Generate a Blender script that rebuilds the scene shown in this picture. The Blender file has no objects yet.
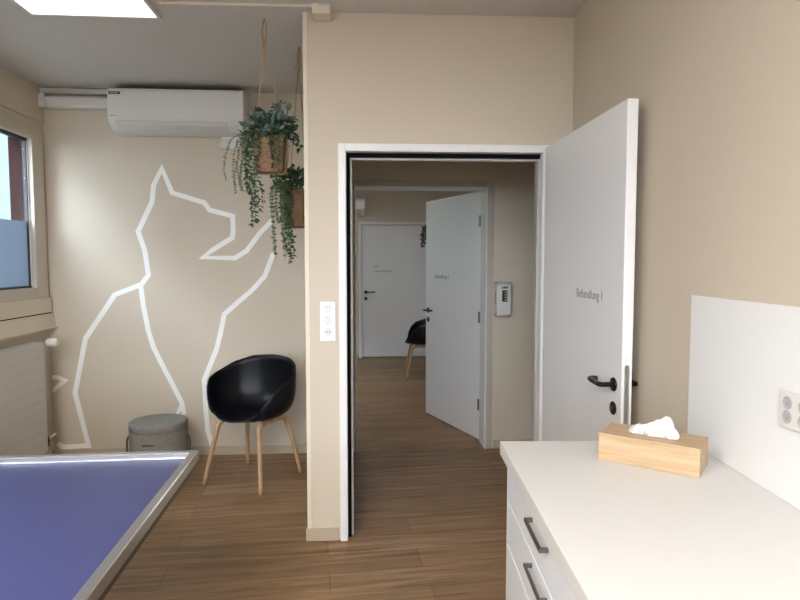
import bpy, bmesh, math, random
from mathutils import Vector, Matrix
random.seed(11)
C = bpy.context.scene.collection
PI = math.pi
TH = math.radians(4.2)            # the window side of the building stands 4 degrees off the right wall
LX, LY = -2.59, 4.42              # corner of window wall and back wall
CZ = 2.72
CAMH = 1.47
PITCH = math.radians(3.62)

def W(a, b, c=0.0):               # room frame: a along the back wall, b beyond it, c up
    return Vector((LX + a*math.cos(TH) - b*math.sin(TH), LY + a*math.sin(TH) + b*math.cos(TH), c))

def on_back_wall(px, py, off=0.0):
    """point of the back wall (room frame a, z) seen at a place of the 800x600 photograph"""
    u = (px-400)/600; v = (300-py)/600
    d = Vector((u, math.cos(PITCH)+v*math.sin(PITCH), -math.sin(PITCH)+v*math.cos(PITCH)))
    o = Vector((-LX, -LY))
    lo = (o.x*math.cos(TH)+o.y*math.sin(TH), -o.x*math.sin(TH)+o.y*math.cos(TH))
    ld = (d.x*math.cos(TH)+d.y*math.sin(TH), -d.x*math.sin(TH)+d.y*math.cos(TH))
    t = (-off-lo[1])/ld[1]
    return lo[0]+ld[0]*t, CAMH+d.z*t

# ------------------------------------------------------------------ materials
def mat(name, col, rough=0.5, metal=0.0, spec=0.5, noise=0.0, nscale=8.0, bump=0.0, bscale=60.0, coat=0.0):
    m = bpy.data.materials.new(name); m.use_nodes = True
    nt = m.node_tree; b = nt.nodes['Principled BSDF']
    b.inputs['Base Color'].default_value = (*col, 1)
    b.inputs['Roughness'].default_value = rough
    b.inputs['Metallic'].default_value = metal
    b.inputs['Specular IOR Level'].default_value = spec
    b.inputs['Coat Weight'].default_value = coat
    tc = nt.nodes.new('ShaderNodeTexCoord')
    if noise > 0:
        n = nt.nodes.new('ShaderNodeTexNoise'); n.inputs['Scale'].default_value = nscale; n.inputs['Detail'].default_value = 4
        nt.links.new(tc.outputs['Object'], n.inputs['Vector'])
        r = nt.nodes.new('ShaderNodeMix'); r.data_type = 'RGBA'
        r.inputs[6].default_value = (*[c*(1-noise) for c in col], 1)
        r.inputs[7].default_value = (*[min(1, c*(1+noise)) for c in col], 1)
        nt.links.new(n.outputs['Fac'], r.inputs[0]); nt.links.new(r.outputs[2], b.inputs['Base Color'])
    if bump > 0:
        n = nt.nodes.new('ShaderNodeTexNoise'); n.inputs['Scale'].default_value = bscale; n.inputs['Detail'].default_value = 3
        nt.links.new(tc.outputs['Object'], n.inputs['Vector'])
        bp = nt.nodes.new('ShaderNodeBump'); bp.inputs['Strength'].default_value = bump; bp.inputs['Distance'].default_value = 0.004
        nt.links.new(n.outputs['Fac'], bp.inputs['Height']); nt.links.new(bp.outputs['Normal'], b.inputs['Normal'])
    return m

def emit(name, col, s):
    m = bpy.data.materials.new(name); m.use_nodes = True; nt = m.node_tree
    for n in list(nt.nodes): nt.nodes.remove(n)
    e = nt.nodes.new('ShaderNodeEmission'); e.inputs[0].default_value = (*col, 1); e.inputs[1].default_value = s
    o = nt.nodes.new('ShaderNodeOutputMaterial'); nt.links.new(e.outputs[0], o.inputs[0]); return m

def glass(name, tint=(1, 1, 1), gloss=0.06):
    m = bpy.data.materials.new(name); m.use_nodes = True; nt = m.node_tree
    for n in list(nt.nodes): nt.nodes.remove(n)
    t = nt.nodes.new('ShaderNodeBsdfTransparent'); t.inputs[0].default_value = (*tint, 1)
    g = nt.nodes.new('ShaderNodeBsdfGlossy'); g.inputs['Roughness'].default_value = 0.02
    x = nt.nodes.new('ShaderNodeMixShader'); x.inputs[0].default_value = gloss
    o = nt.nodes.new('ShaderNodeOutputMaterial')
    nt.links.new(t.outputs[0], x.inputs[1]); nt.links.new(g.outputs[0], x.inputs[2]); nt.links.new(x.outputs[0], o.inputs[0]); return m

def frosted(name, col):
    m = bpy.data.materials.new(name); m.use_nodes = True; nt = m.node_tree
    for n in list(nt.nodes): nt.nodes.remove(n)
    t = nt.nodes.new('ShaderNodeBsdfTranslucent'); t.inputs[0].default_value = (*col, 1)
    g = nt.nodes.new('ShaderNodeBsdfDiffuse'); g.inputs[0].default_value = (*col, 1)
    x = nt.nodes.new('ShaderNodeMixShader'); x.inputs[0].default_value = 0.25
    o = nt.nodes.new('ShaderNodeOutputMaterial')
    nt.links.new(t.outputs[0], x.inputs[1]); nt.links.new(g.outputs[0], x.inputs[2]); nt.links.new(x.outputs[0], o.inputs[0]); return m

def plank_mat():
    m = bpy.data.materials.new('oak_vinyl_planks'); m.use_nodes = True; nt = m.node_tree
    b = nt.nodes['Principled BSDF']; N = nt.nodes.new; K = nt.links.new
    tc = N('ShaderNodeTexCoord'); mp = N('ShaderNodeMapping'); K(tc.outputs['Object'], mp.inputs[0])
    mp.inputs['Rotation'].default_value = (0, 0, -TH)
    br = N('ShaderNodeTexBrick'); K(mp.outputs[0], br.inputs['Vector'])
    br.inputs['Scale'].default_value = 1; br.inputs['Brick Width'].default_value = 1.22; br.inputs['Row Height'].default_value = 0.18
    br.inputs['Mortar Size'].default_value = 0.0012; br.inputs['Mortar Smooth'].default_value = 0.3; br.offset = 0.37
    br.inputs['Color1'].default_value = (.320, .196, .102, 1); br.inputs['Color2'].default_value = (.240, .142, .072, 1)
    br.inputs['Mortar'].default_value = (.090, .050, .027, 1)
    m2 = N('ShaderNodeMapping'); K(mp.outputs[0], m2.inputs[0]); m2.inputs['Scale'].default_value = (1.1, 17, 1)
    n = N('ShaderNodeTexNoise'); K(m2.outputs[0], n.inputs['Vector']); n.inputs['Scale'].default_value = 1.6; n.inputs['Detail'].default_value = 6; n.inputs['Roughness'].default_value = .62; n.inputs['Distortion'].default_value = .6
    cr = N('ShaderNodeValToRGB'); K(n.outputs['Fac'], cr.inputs[0])
    cr.color_ramp.elements[0].position = .3; cr.color_ramp.elements[0].color = (.52, .50, .48, 1)
    cr.color_ramp.elements[1].position = .7; cr.color_ramp.elements[1].color = (1.22, 1.22, 1.22, 1)
    mx = N('ShaderNodeMix'); mx.data_type = 'RGBA'; mx.blend_type = 'MULTIPLY'; mx.inputs[0].default_value = 1
    K(br.outputs['Color'], mx.inputs[6]); K(cr.outputs[0], mx.inputs[7]); K(mx.outputs[2], b.inputs['Base Color'])
    b.inputs['Roughness'].default_value = .42; b.inputs['Specular IOR Level'].default_value = .22
    bp = N('ShaderNodeBump'); bp.inputs['Strength'].default_value = .12; bp.inputs['Distance'].default_value = .002
    K(n.outputs['Fac'], bp.inputs['Height']); K(bp.outputs['Normal'], b.inputs['Normal'])
    return m

def wood_mat(name, c1, c2, axis_scale=(1, 14, 14), scale=3.0, rough=.5):
    m = bpy.data.materials.new(name); m.use_nodes = True; nt = m.node_tree
    b = nt.nodes['Principled BSDF']; N = nt.nodes.new; K = nt.links.new
    tc = N('ShaderNodeTexCoord'); mp = N('ShaderNodeMapping'); K(tc.outputs['Object'], mp.inputs[0]); mp.inputs['Scale'].default_value = axis_scale
    n = N('ShaderNodeTexNoise'); K(mp.outputs[0], n.inputs['Vector']); n.inputs['Scale'].default_value = scale; n.inputs['Detail'].default_value = 5; n.inputs['Distortion'].default_value = .8
    cr = N('ShaderNodeValToRGB'); K(n.outputs['Fac'], cr.inputs[0])
    cr.color_ramp.elements[0].position = .32; cr.color_ramp.elements[0].color = (*c1, 1)
    cr.color_ramp.elements[1].position = .62; cr.color_ramp.elements[1].color = (*c2, 1)
    K(cr.outputs[0], b.inputs['Base Color']); b.inputs['Roughness'].default_value = rough
    return m

def weave_mat(name, c1, c2, s=90):
    m = mat(name, c1, .85); nt = m.node_tree; b = nt.nodes['Principled BSDF']; N = nt.nodes.new; K = nt.links.new
    tc = N('ShaderNodeTexCoord'); mp = N('ShaderNodeMapping'); K(tc.outputs['Object'], mp.inputs[0]); mp.inputs['Scale'].default_value = (1, 1, 2.2)
    v = N('ShaderNodeTexVoronoi'); K(mp.outputs[0], v.inputs['Vector']); v.inputs['Scale'].default_value = s
    mx = N('ShaderNodeMix'); mx.data_type = 'RGBA'; mx.inputs[6].default_value = (*c1, 1); mx.inputs[7].default_value = (*c2, 1)
    K(v.outputs['Distance'], mx.inputs[0]); K(mx.outputs[2], b.inputs['Base Color'])
    bp = N('ShaderNodeBump'); bp.inputs['Strength'].default_value = .7; bp.inputs['Distance'].default_value = .004
    K(v.outputs['Distance'], bp.inputs['Height']); K(bp.outputs['Normal'], b.inputs['Normal'])
    return m

M = dict(
    wall=mat('beige_wall_paint', (.60, .520, .415), .75, spec=.25, noise=.02, nscale=2, bump=.05, bscale=220),
    ceil=mat('white_ceiling_paint', (.60, .575, .54), .85, spec=.2, noise=.015, nscale=2),
    floor=plank_mat(),
    trim=mat('beige_trim', (.46, .38, .28), .5), bead=mat('cream_corner_profile', (.70, .62, .50), .5),
    white=mat('white_lacquer', (.80, .80, .79), .32, spec=.5), door=mat('white_door_laminate', (.78, .78, .78), .38, spec=.45),
    frame=mat('white_painted_steel', (.76, .75, .73), .35), casing=mat('beige_painted_casing', (.46, .42, .36), .5), greyframe=mat('light_grey_frame_lip', (.42, .41, .39), .45),
    seal=mat('black_rubber_seal', (.006, .006, .006), .95, spec=.05), black=mat('black_plastic', (.0045, .0052, .0075), .36, spec=.22),
    blackmetal=mat('black_handle_metal', (.006, .006, .008), .3, spec=.35), steel=mat('brushed_steel', (.50, .50, .49), .35, metal=.9),
    alu=mat('satin_aluminium', (.42, .42, .42), .30, metal=.85, noise=.04, nscale=20), brightalu=mat('aluminium_edge_highlight', (.93, .93, .93), .18, metal=.8),
    plastic=mat('white_plastic', (.70, .68, .64), .42), offwhite=mat('off_white_plastic', (.62, .60, .55), .45),
    duct=mat('painted_cable_duct', (.56, .53, .47), .5),
    blue=mat('violet_blue_surface', (.048, .054, .165), .40, spec=.45, noise=.02, nscale=3, bump=.05, bscale=300),
    darkunder=mat('dark_table_steel', (.05, .045, .04), .4),
    counter=mat('white_worktop', (.65, .64, .62), .42, spec=.4), front=mat('white_drawer_front', (.74, .77, .80), .3),
    handle=mat('dark_nickel_handle', (.16, .155, .15), .34, metal=.9),
    bamboo=wood_mat('bamboo', (.42, .275, .150), (.53, .375, .225), (2, 22, 30), 2.4, .45),
    oak=wood_mat('oak_leg', (.40, .255, .14), (.52, .35, .205), (14, 14, 1.5), 3, .5),
    tissue=mat('tissue_paper', (.66, .66, .67), .9, spec=.1),
    felt=mat('grey_felt', (.24, .23, .21), .95, spec=.1, noise=.45, nscale=95, bump=.6, bscale=160), cord=mat('dark_cord', (.08, .07, .06), .8),
    tape=mat('white_tape', (.90, .89, .86), .55), radiator=mat('cream_radiator_enamel', (.62, .59, .54), .35),
    window=mat('beige_window_casing', (.56, .50, .42), .5), sash=mat('dark_window_sash', (.035, .035, .04), .45),
    red=mat('oxblood_metal_cladding', (.030, .0095, .011), .9, spec=.08), glass=glass('clear_window_glass'), frost=frosted('frosted_privacy_film', (.33, .36, .40)),
    rope=mat('jute_rope', (.36, .25, .15), .9, bump=.5, bscale=200), basketwood=weave_mat('woven_basket', (.31, .185, .105), (.17, .095, .05), 60),
    basketround=weave_mat('round_wicker', (.22, .13, .06), (.10, .055, .024), 85),
    euca=mat('grey_green_leaf', (.090, .155, .120), .6, noise=.3, nscale=30), dark=mat('dark_green_leaf', (.018, .050, .024), .5, noise=.35, nscale=30),
    mid=mat('mid_green_leaf', (.040, .105, .032), .55, noise=.35, nscale=30), pale=mat('pale_sage_leaf', (.150, .190, .100), .7, noise=.25, nscale=30),
    stem=mat('green_brown_stem', (.09, .085, .04), .8), ink=mat('grey_lettering', (.27, .27, .28), .6), darkink=mat('dark_lettering', (.02, .02, .02), .6),
    lampglow=emit('lit_diffuser', (1, .955, .91), 31.0), softglow=emit('dimmed_diffuser', (1, .97, .92), 1.2), fillglow=emit('fill_diffuser', (.97, .98, 1), 9.0), facade=mat('pale_render', (.085, .095, .11), .8), facadeglass=mat('facade_glass', (.045, .055, .065), .4, spec=.15),
    ground=mat('asphalt', (.14, .14, .13), .9, noise=.2), hedge=mat('hedge_leaves', (.04, .09, .025), .8, noise=.5, nscale=6, bump=1, bscale=9),
    sockethole=mat('socket_recess', (.40, .40, .39), .5), lens=mat('smoked_window', (.05, .05, .055), .25),
)

# ------------------------------------------------------------------ mesh helpers
def box(bm, x0, x1, y0, y1, z0, z1):
    v = [bm.verts.new((x, y, z)) for z in (z0, z1) for y in (y0, y1) for x in (x0, x1)]
    for f in ((0, 2, 3, 1), (4, 5, 7, 6), (0, 1, 5, 4), (2, 6, 7, 3), (0, 4, 6, 2), (1, 3, 7, 5)):
        bm.faces.new([v[i] for i in f])

def prism(bm, pts, z0, z1):        # polygon in x,y (counter clockwise) pulled up
    a = [bm.verts.new((x, y, z0)) for x, y in pts]; b = [bm.verts.new((x, y, z1)) for x, y in pts]
    n = len(pts); bm.faces.new(a[::-1]); bm.faces.new(b)
    for i in range(n): bm.faces.new((a[i], a[(i+1) % n], b[(i+1) % n], b[i]))

def extr_x(bm, prof, x0, x1):      # profile in (y,z) pulled along x
    a = [bm.verts.new((x0, y, z)) for y, z in prof]; b = [bm.verts.new((x1, y, z)) for y, z in prof]
    n = len(prof); bm.faces.new(a); bm.faces.new(b[::-1])
    for i in range(n): bm.faces.new((a[i], b[i], b[(i+1) % n], a[(i+1) % n]))

def lathe(bm, prof, seg=40, cx=0, cy=0, axis='z', cz=0):
    rings = []
    for r, h in prof:
        ring = []
        for i in range(seg):
            a = 2*PI*i/seg; x = r*math.cos(a); y = r*math.sin(a)
            if axis == 'z': p = (cx+x, cy+y, cz+h)
            elif axis == 'y': p = (cx+x, cy+h, cz+y)
            else: p = (cx+h, cy+x, cz+y)
            ring.append(bm.verts.new(p))
        rings.append(ring)
    for a, b in zip(rings, rings[1:]):
        for i in range(seg): bm.faces.new((a[i], a[(i+1) % seg], b[(i+1) % seg], b[i]))
    bm.faces.new(rings[0][::-1]); bm.faces.new(rings[-1])

def tube(bm, pts, r, seg=10, flat=None):
    pts = [Vector(p) for p in pts]; rs = r if isinstance(r, (list, tuple)) else [r]*len(pts)
    t0 = (pts[1]-pts[0]).normalized(); up = Vector((0, 0, 1)) if abs(t0.z) < .9 else Vector((1, 0, 0))
    n = t0.cross(up).normalized(); rings = []
    for i, p in enumerate(pts):
        t = (pts[min(i+1, len(pts)-1)]-pts[max(i-1, 0)]).normalized()
        n = (n - t*n.dot(t)).normalized(); bb = t.cross(n)
        rings.append([bm.verts.new(p + n*math.cos(2*PI*k/seg)*rs[i] + bb*math.sin(2*PI*k/seg)*rs[i]*(flat or 1)) for k in range(seg)])
    for a, b in zip(rings, rings[1:]):
        for k in range(seg): bm.faces.new((a[k], a[(k+1) % seg], b[(k+1) % seg], b[k]))
    bm.faces.new(rings[0][::-1]); bm.faces.new(rings[-1])

def smooth_path(pts, n=6):         # Catmull-Rom
    P = [Vector(p) for p in pts]; P = [P[0]*2-P[1]] + P + [P[-1]*2-P[-2]]; out = []
    for i in range(1, len(P)-2):
        for k in range(n):
            t = k/n; a, b, c, d = P[i-1], P[i], P[i+1], P[i+2]
            out.append(.5*((2*b)+(c-a)*t+(2*a-5*b+4*c-d)*t*t+(3*b-a-3*c+d)*t**3))
    out.append(P[-2]); return out

def obj(name, bm, m, parent=None, smooth=False, bevel=0, loc=None, rz=None, seg=2):
    bmesh.ops.recalc_face_normals(bm, faces=bm.faces)
    me = bpy.data.meshes.new(name); bm.to_mesh(me); bm.free()
    for mm in (m if isinstance(m, (list, tuple)) else [m]): me.materials.append(mm)
    if smooth: me.polygons.foreach_set('use_smooth', [True]*len(me.polygons))
    o = bpy.data.objects.new(name, me); C.objects.link(o)
    if parent: o.parent = parent
    if loc is not None: o.location = loc
    if rz is not None: o.rotation_euler = (0, 0, rz)
    if bevel:
        b = o.modifiers.new('bevel', 'BEVEL'); b.width = bevel; b.segments = seg; b.limit_method = 'ANGLE'; b.angle_limit = math.radians(35)
    return o

def bx(name, m, dims, parent=None, bevel=0, loc=None, rz=None):
    bm = bmesh.new(); box(bm, *dims); return obj(name, bm, m, parent, bevel=bevel, loc=loc, rz=rz)

def thing(name, label, cat, loc=(0, 0, 0), rz=0, group=None):
    o = bpy.data.objects.new(name, None); o.empty_display_size = .1; C.objects.link(o)
    o.location = loc; o.rotation_euler = (0, 0, rz); return tag(o, label, cat, group)

def tag(o, label, cat, group=None):
    o['label'] = label; o['category'] = cat
    if group: o['group'] = group
    return o

def struct(o, label=None, cat=None):
    o['kind'] = 'structure'
    if label: o['label'] = label
    if cat: o['category'] = cat
    return o

def text(name, s, size, m, parent, mtx, spacing=1.0, shear_x=1.0):
    cu = bpy.data.curves.new(name, 'FONT'); cu.body = s; cu.size = size; cu.extrude = .0004; cu.align_x = 'CENTER'; cu.align_y = 'CENTER'; cu.space_character = spacing
    t = bpy.data.objects.new(name, cu); C.objects.link(t)
    me = bpy.data.meshes.new_from_object(t.evaluated_get(bpy.context.evaluated_depsgraph_get()))
    bpy.data.objects.remove(t); me.name = name
    me.transform(mtx); me.materials.clear(); me.materials.append(m)
    o = bpy.data.objects.new(name, me); C.objects.link(o); o.parent = parent; return o

O = W(0, 0)                        # origin of the room frame
YF = (O, TH)
def rb(name, m, dims, parent=None, bevel=0):     # box laid out in the room frame
    return bx(name, m, dims, parent, bevel, *(YF if parent is None else (None, None)))

# ------------------------------------------------------------------ the setting
bm = bmesh.new(); box(bm, -.17, 6.2, -7.6, 4.9, -.12, 0); fl = obj('floor', bm, M['floor'], loc=O, rz=TH)
struct(fl, 'brown oak plank floor running through the doorways', 'floor')
bm = bmesh.new(); box(bm, -.17, 6.2, -7.6, 4.9, CZ, CZ+.15); struct(obj('ceiling', bm, M['ceil'], loc=O, rz=TH), 'plain off-white ceiling', 'ceiling')

# window wall: one facade with openings, split at the back wall
WZ0, WZ1 = 1.25, 2.365
OPEN = [(-1.66, -.165), (-4.94, -3.44), (-6.58, -5.08)]
def facade(bm, y0, y1, opens):
    opens = sorted(opens)
    box(bm, -.13, 0, y0, y1, 0, WZ0); box(bm, -.13, 0, y0, y1, WZ1, CZ)
    e = y0
    for a, b in opens: box(bm, -.13, 0, e, a, WZ0, WZ1); e = b
    box(bm, -.13, 0, e, y1, WZ0, WZ1)
bm = bmesh.new(); facade(bm, -7.5, .0, OPEN); struct(obj('wall_left', bm, M['wall'], loc=O, rz=TH), 'beige wall on the window side', 'wall')
bm = bmesh.new(); facade(bm, .2, 4.7, [(.45, 2.35), (2.5, 4.4)]); struct(obj('wall_far_left', bm, M['wall'], loc=O, rz=TH), 'window wall of the far room', 'wall')
# back wall, also the far wall of the corridor, with the second doorway
D2L, D2R, D2T = 2.262, 3.262, 2.035
bm = bmesh.new(); box(bm, -.17, D2L-.012, 0, .2, 0, CZ); box(bm, D2R+.012, 6.2, 0, .2, 0, CZ); box(bm, D2L-.012, D2R+.012, 0, .2, D2T+.012, CZ)
struct(obj('wall_back', bm, M['wall'], loc=O, rz=TH), 'beige back wall behind the armchair and across the corridor', 'wall')
# far room
D3L, D3R, D3T, D3Y = 2.345, 3.345, 2.035, 4.55
bm = bmesh.new(); box(bm, -.17, D3L-.012, D3Y, D3Y+.15, 0, CZ); box(bm, D3R+.012, 6.2, D3Y, D3Y+.15, 0, CZ); box(bm, D3L-.012, D3R+.012, D3Y, D3Y+.15, D3T+.012, CZ); box(bm, D3L-.012, D3R+.012, D3Y+.12, D3Y+.15, 0, D3T+.02)
struct(obj('wall_far', bm, M['wall'], loc=O, rz=TH), 'beige far wall of the room beyond the corridor', 'wall')
bm = bmesh.new(); box(bm, 4.6, 4.75, .2, D3Y, 0, CZ); struct(obj('wall_far_right', bm, M['wall'], loc=O, rz=TH), 'right wall of the far room', 'wall')
# partition with the first doorway
PA = math.radians(2.8); PO = Vector((-.484, 3.09, 0))
def P(a, b, c=0): return Vector((PO.x+a*math.cos(PA)-b*math.sin(PA), PO.y+a*math.sin(PA)+b*math.cos(PA), c))
DL, DR, DT = .205, 1.225, 2.035       # clear of the outer casing (partition frame)
bm = bmesh.new(); box(bm, 0, DL, 0, .105, 0, CZ); box(bm, DR, 4.1, 0, .105, 0, CZ); box(bm, DL, DR, 0, .105, DT, CZ)
struct(obj('wall_partition', bm, M['wall'], loc=PO, rz=PA), 'beige partition around the open doorway', 'wall')
bm = bmesh.new(); prism(bm, [P(0.0, .105).xy, P(.10, .105).xy, W(2.185, 0).xy, W(2.085, 0).xy], 0, CZ)
struct(obj('wall_side', bm, M['wall']), 'short beige wall between alcove and corridor', 'wall')
bm = bmesh.new(); box(bm, 0.893, 1.04, -3.1, 3.155, 0, CZ); struct(obj('wall_right', bm, M['wall']), 'beige right wall', 'wall')
bm = bmesh.new(); box(bm, 3.0, 3.12, 3.2, 4.85, 0, CZ); struct(obj('wall_corridor_end', bm, M['wall']), 'end wall of the corridor', 'wall')
RWIN = [(-1.75, -.35)]
bm = bmesh.new(); box(bm, -2.4, 1.04, -3.2, -3.05, 0, .95); box(bm, -2.4, 1.04, -3.2, -3.05, 2.35, CZ); box(bm, -2.4, -1.95, -3.2, -3.05, .95, 2.35); box(bm, .65, 1.04, -3.2, -3.05, .95, 2.35)
struct(obj('wall_rear', bm, M['wall']), 'rear wall behind the viewpoint', 'wall')

# windows
def window(n, y0, y1, frost_to, near_label=None):
    root = bpy.data.objects.new('window_%d' % n, None); C.objects.link(root); root.location = O; root.rotation_euler = (0, 0, TH)
    struct(root, near_label, 'window')
    cw = .125
    bm = bmesh.new()
    box(bm, -.03, .022, y0-cw+.09, y0+.035, WZ0-.035, WZ1+.05); box(bm, -.03, .022, y1-.035, y1+.11, WZ0-.035, WZ1+.05)
    box(bm, -.03, .022, y0+.035, y1-.035, WZ1-.04, WZ1+.05); box(bm, -.03, .022, y0+.035, y1-.035, WZ0-.035, WZ0+.04)
    obj('window_casing', bm, M['window'], root, bevel=.004)
    bm = bmesh.new(); s = .022
    a0, a1, b0, b1 = y0+.035, y1-.035, WZ0+.04, WZ1-.04
    box(bm, -.035, -.012, a0, a0+s, b0, b1); box(bm, -.035, -.012, a1-s, a1, b0, b1)
    box(bm, -.035, -.012, a0+s, a1-s, b0, b0+s*.6); box(bm, -.035, -.012, a0+s, a1-s, b1-s, b1)
    obj('sash', bm, M['sash'], root)
    bx('light_slit', M['plastic'], (-.012, -.006, a1-.012, a1-.004, b0+.01, b1-.02), root)  # pale strip paints the slit of light at the sash edge
    bx('pane', M['glass'], (-.028, -.024, a0+s, a1-s, frost_to, b1-s), root)
    bx('frosted_film', M['frost'], (-.029, -.023, a0+s, a1-s, b0+s*.6, frost_to), root)
    bm = bmesh.new()                                       # outside cladding of the reveal
    box(bm, -.14, -.036, y0-.01, y0+.03, WZ0-.01, WZ1+.01); box(bm, -.14, -.036, y1-.03, y1+.01, WZ0-.01, WZ1+.01)
    box(bm, -.14, -.036, y0+.03, y1-.03, WZ0-.01, WZ0+.02); box(bm, -.14, -.036, y0+.03, y1-.03, WZ1-.02, WZ1+.01)
    obj('outer_reveal', bm, M['red'], root)
for i, (a, b) in enumerate(OPEN): window(i+1, a, b, 1.748 if i == 0 else 1.33)
for i, (a, b) in enumerate([(.45, 2.35), (2.5, 4.4)]): window(i+4, a, b, 1.33)
root = bpy.data.objects.new('window_6', None); C.objects.link(root); struct(root)
bm = bmesh.new(); box(bm, -1.95, .65, -3.16, -3.1, .95, 1.0); box(bm, -1.95, .65, -3.16, -3.1, 2.3, 2.35); box(bm, -1.95, -1.9, -3.16, -3.1, 1, 2.3); box(bm, .6, .65, -3.16, -3.1, 1, 2.3)
obj('window_casing', bm, M['window'], root); bx('pane', M['glass'], (-1.9, .6, -3.135, -3.13, 1, 2.3), root)

# shallow ledge above the window, sill below
bm = bmesh.new(); box(bm, 0, .012, -7.4, -.0, 2.47, 2.72); struct(obj('trim_1', bm, M['wall'], loc=O, rz=TH), 'beige board above the window', 'trim')
bm = bmesh.new()
extr = [(0, 1.0), (.045, .998), (.03, 1.097), (0, 1.097)]
a = [bm.verts.new((x, -7.3, z)) for x, z in extr]; b = [bm.verts.new((x, 0, z)) for x, z in extr]
bm.faces.new(a); bm.faces.new(b[::-1])
for i in range(4): bm.faces.new((a[i], a[(i+1) % 4], b[(i+1) % 4], b[i]))
box(bm, 0, .056, -7.3, 0, .985, .998); box(bm, 0, .034, -7.3, -.03, 1.105, 1.215)
struct(obj('trim_2', bm, M['bead'], loc=O, rz=TH), 'cream window sill above the radiator', 'trim')
bm = bmesh.new(); box(bm, 0, .03, -7.3, -.03, 1.097, 1.105); struct(obj('trim_3', bm, M['seal'], loc=O, rz=TH), 'dark shadow joint above the sill', 'trim')
# baseboards
def base(name, dims, loc, rz):
    bm = bmesh.new(); x0, x1, y0, y1 = dims; box(bm, x0, x1, y0, y1, 0, .066); struct(obj(name, bm, M['trim'], loc=loc, rz=rz, bevel=.003), None, 'baseboard')
base('baseboard_back', (.02, 2.08, -.013, 0), O, TH)
base('baseboard_corridor', (D2R+.075, 5.0, -.013, 0), O, TH)
base('baseboard_left', (0, .013, -7.3, -.014), O, TH)
base('baseboard_partition', (-.012, DL-.045, -.014, 0), PO, PA)
base('baseboard_right', (-.013, 0, -3.0, 1.75), (.893, 0, 0), 0)
base('baseboard_far', (0.1, D3L-.05, -.013, 0), W(0, D3Y), TH)
bm = bmesh.new(); box(bm, .0, .018, -.004, .0, .0661, CZ-.001); box(bm, -.004, .0, -.004, .105, .0661, CZ-.001)
struct(obj('trim_4', bm, M['bead'], loc=PO, rz=PA), 'cream corner profile at the partition edge', 'trim')
# door frames -----------------------------------------------------
def frame1():
    bm = bmesh.new(); t = .036
    box(bm, DL-t, DL, -.02, .0, 0, DT+t); box(bm, DR, DR+t, -.02, .0, 0, DT+t); box(bm, DL, DR, -.02, .0, DT, DT+t)
    box(bm, DL, DL+.004, -.02, .05, 0, DT); box(bm, DR-.004, DR, -.02, .05, 0, DT); box(bm, DL+.004, DR-.004, -.02, .05, DT-.004, DT)
    o = struct(obj('trim_6', bm, M['frame'], loc=PO, rz=PA, bevel=.003), 'white steel frame of the near doorway', 'door frame')
    bm = bmesh.new(); g = .018
    box(bm, DL+.004, DL+.004+g, .03, .05, 0, DT-.004); box(bm, DL+.004+g, DR-.004, .03, .05, DT-.004-.021, DT-.004)
    obj('door_seal', bm, M['seal'], o)
    bm = bmesh.new(); u = .032
    box(bm, DL+.004, DL+u, .05, .085, 0, DT-.004); box(bm, DR-.012, DR-.004, .05, .085, 0, DT-.004); box(bm, DL+u, DR-.012, .05, .085, DT-u-.004, DT-.004)
    box(bm, DL-.001, DL+.012, .085, .115, 0, DT-.004); box(bm, DR-.010, DR+.001, .085, .115, 0, DT-.004); box(bm, DL+.012, DR-.010, .085, .115, DT-.016, DT+.001)
    obj('door_stop', bm, M['greyframe'], o)
frame1()
def frame(n, x0, x1, zt, y, depth, label, w=.055, cm='casing'):
    bm = bmesh.new()
    cb_ = bmesh.new(); box(cb_, x0-w, x0-.010, y-.012, y+.012, 0, zt+w); box(cb_, x1+.010, x1+w, y-.012, y+.012, 0, zt+w); box(cb_, x0-.010, x1+.010, y-.012, y+.012, zt+.010, zt+w)
    box(bm, x0-.010, x0, y-.013, y+.012, 0, zt+.010); box(bm, x1, x1+.010, y-.013, y+.012, 0, zt+.010); box(bm, x0, x1, y-.013, y+.012, zt, zt+.010)
    box(bm, x0-.012, x0, y+.012, y+depth, 0, zt); box(bm, x1, x1+.012, y+.012, y+depth, 0, zt); box(bm, x0-.012, x1+.012, y+.012, y+depth, zt, zt+.012)
    o = struct(obj('trim_%d' % n, bm, M['frame'], loc=O, rz=TH, bevel=.003), label, 'door frame')
    obj('casing', cb_, M[cm], o, bevel=.002); return o
frame(7, D2L, D2R, D2T, 0, .2, 'beige-cased frame of the second doorway across the corridor')
frame(8, D3L, D3R, D3T, D3Y, .1, 'white frame of the closed far door', .045, 'frame')

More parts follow.
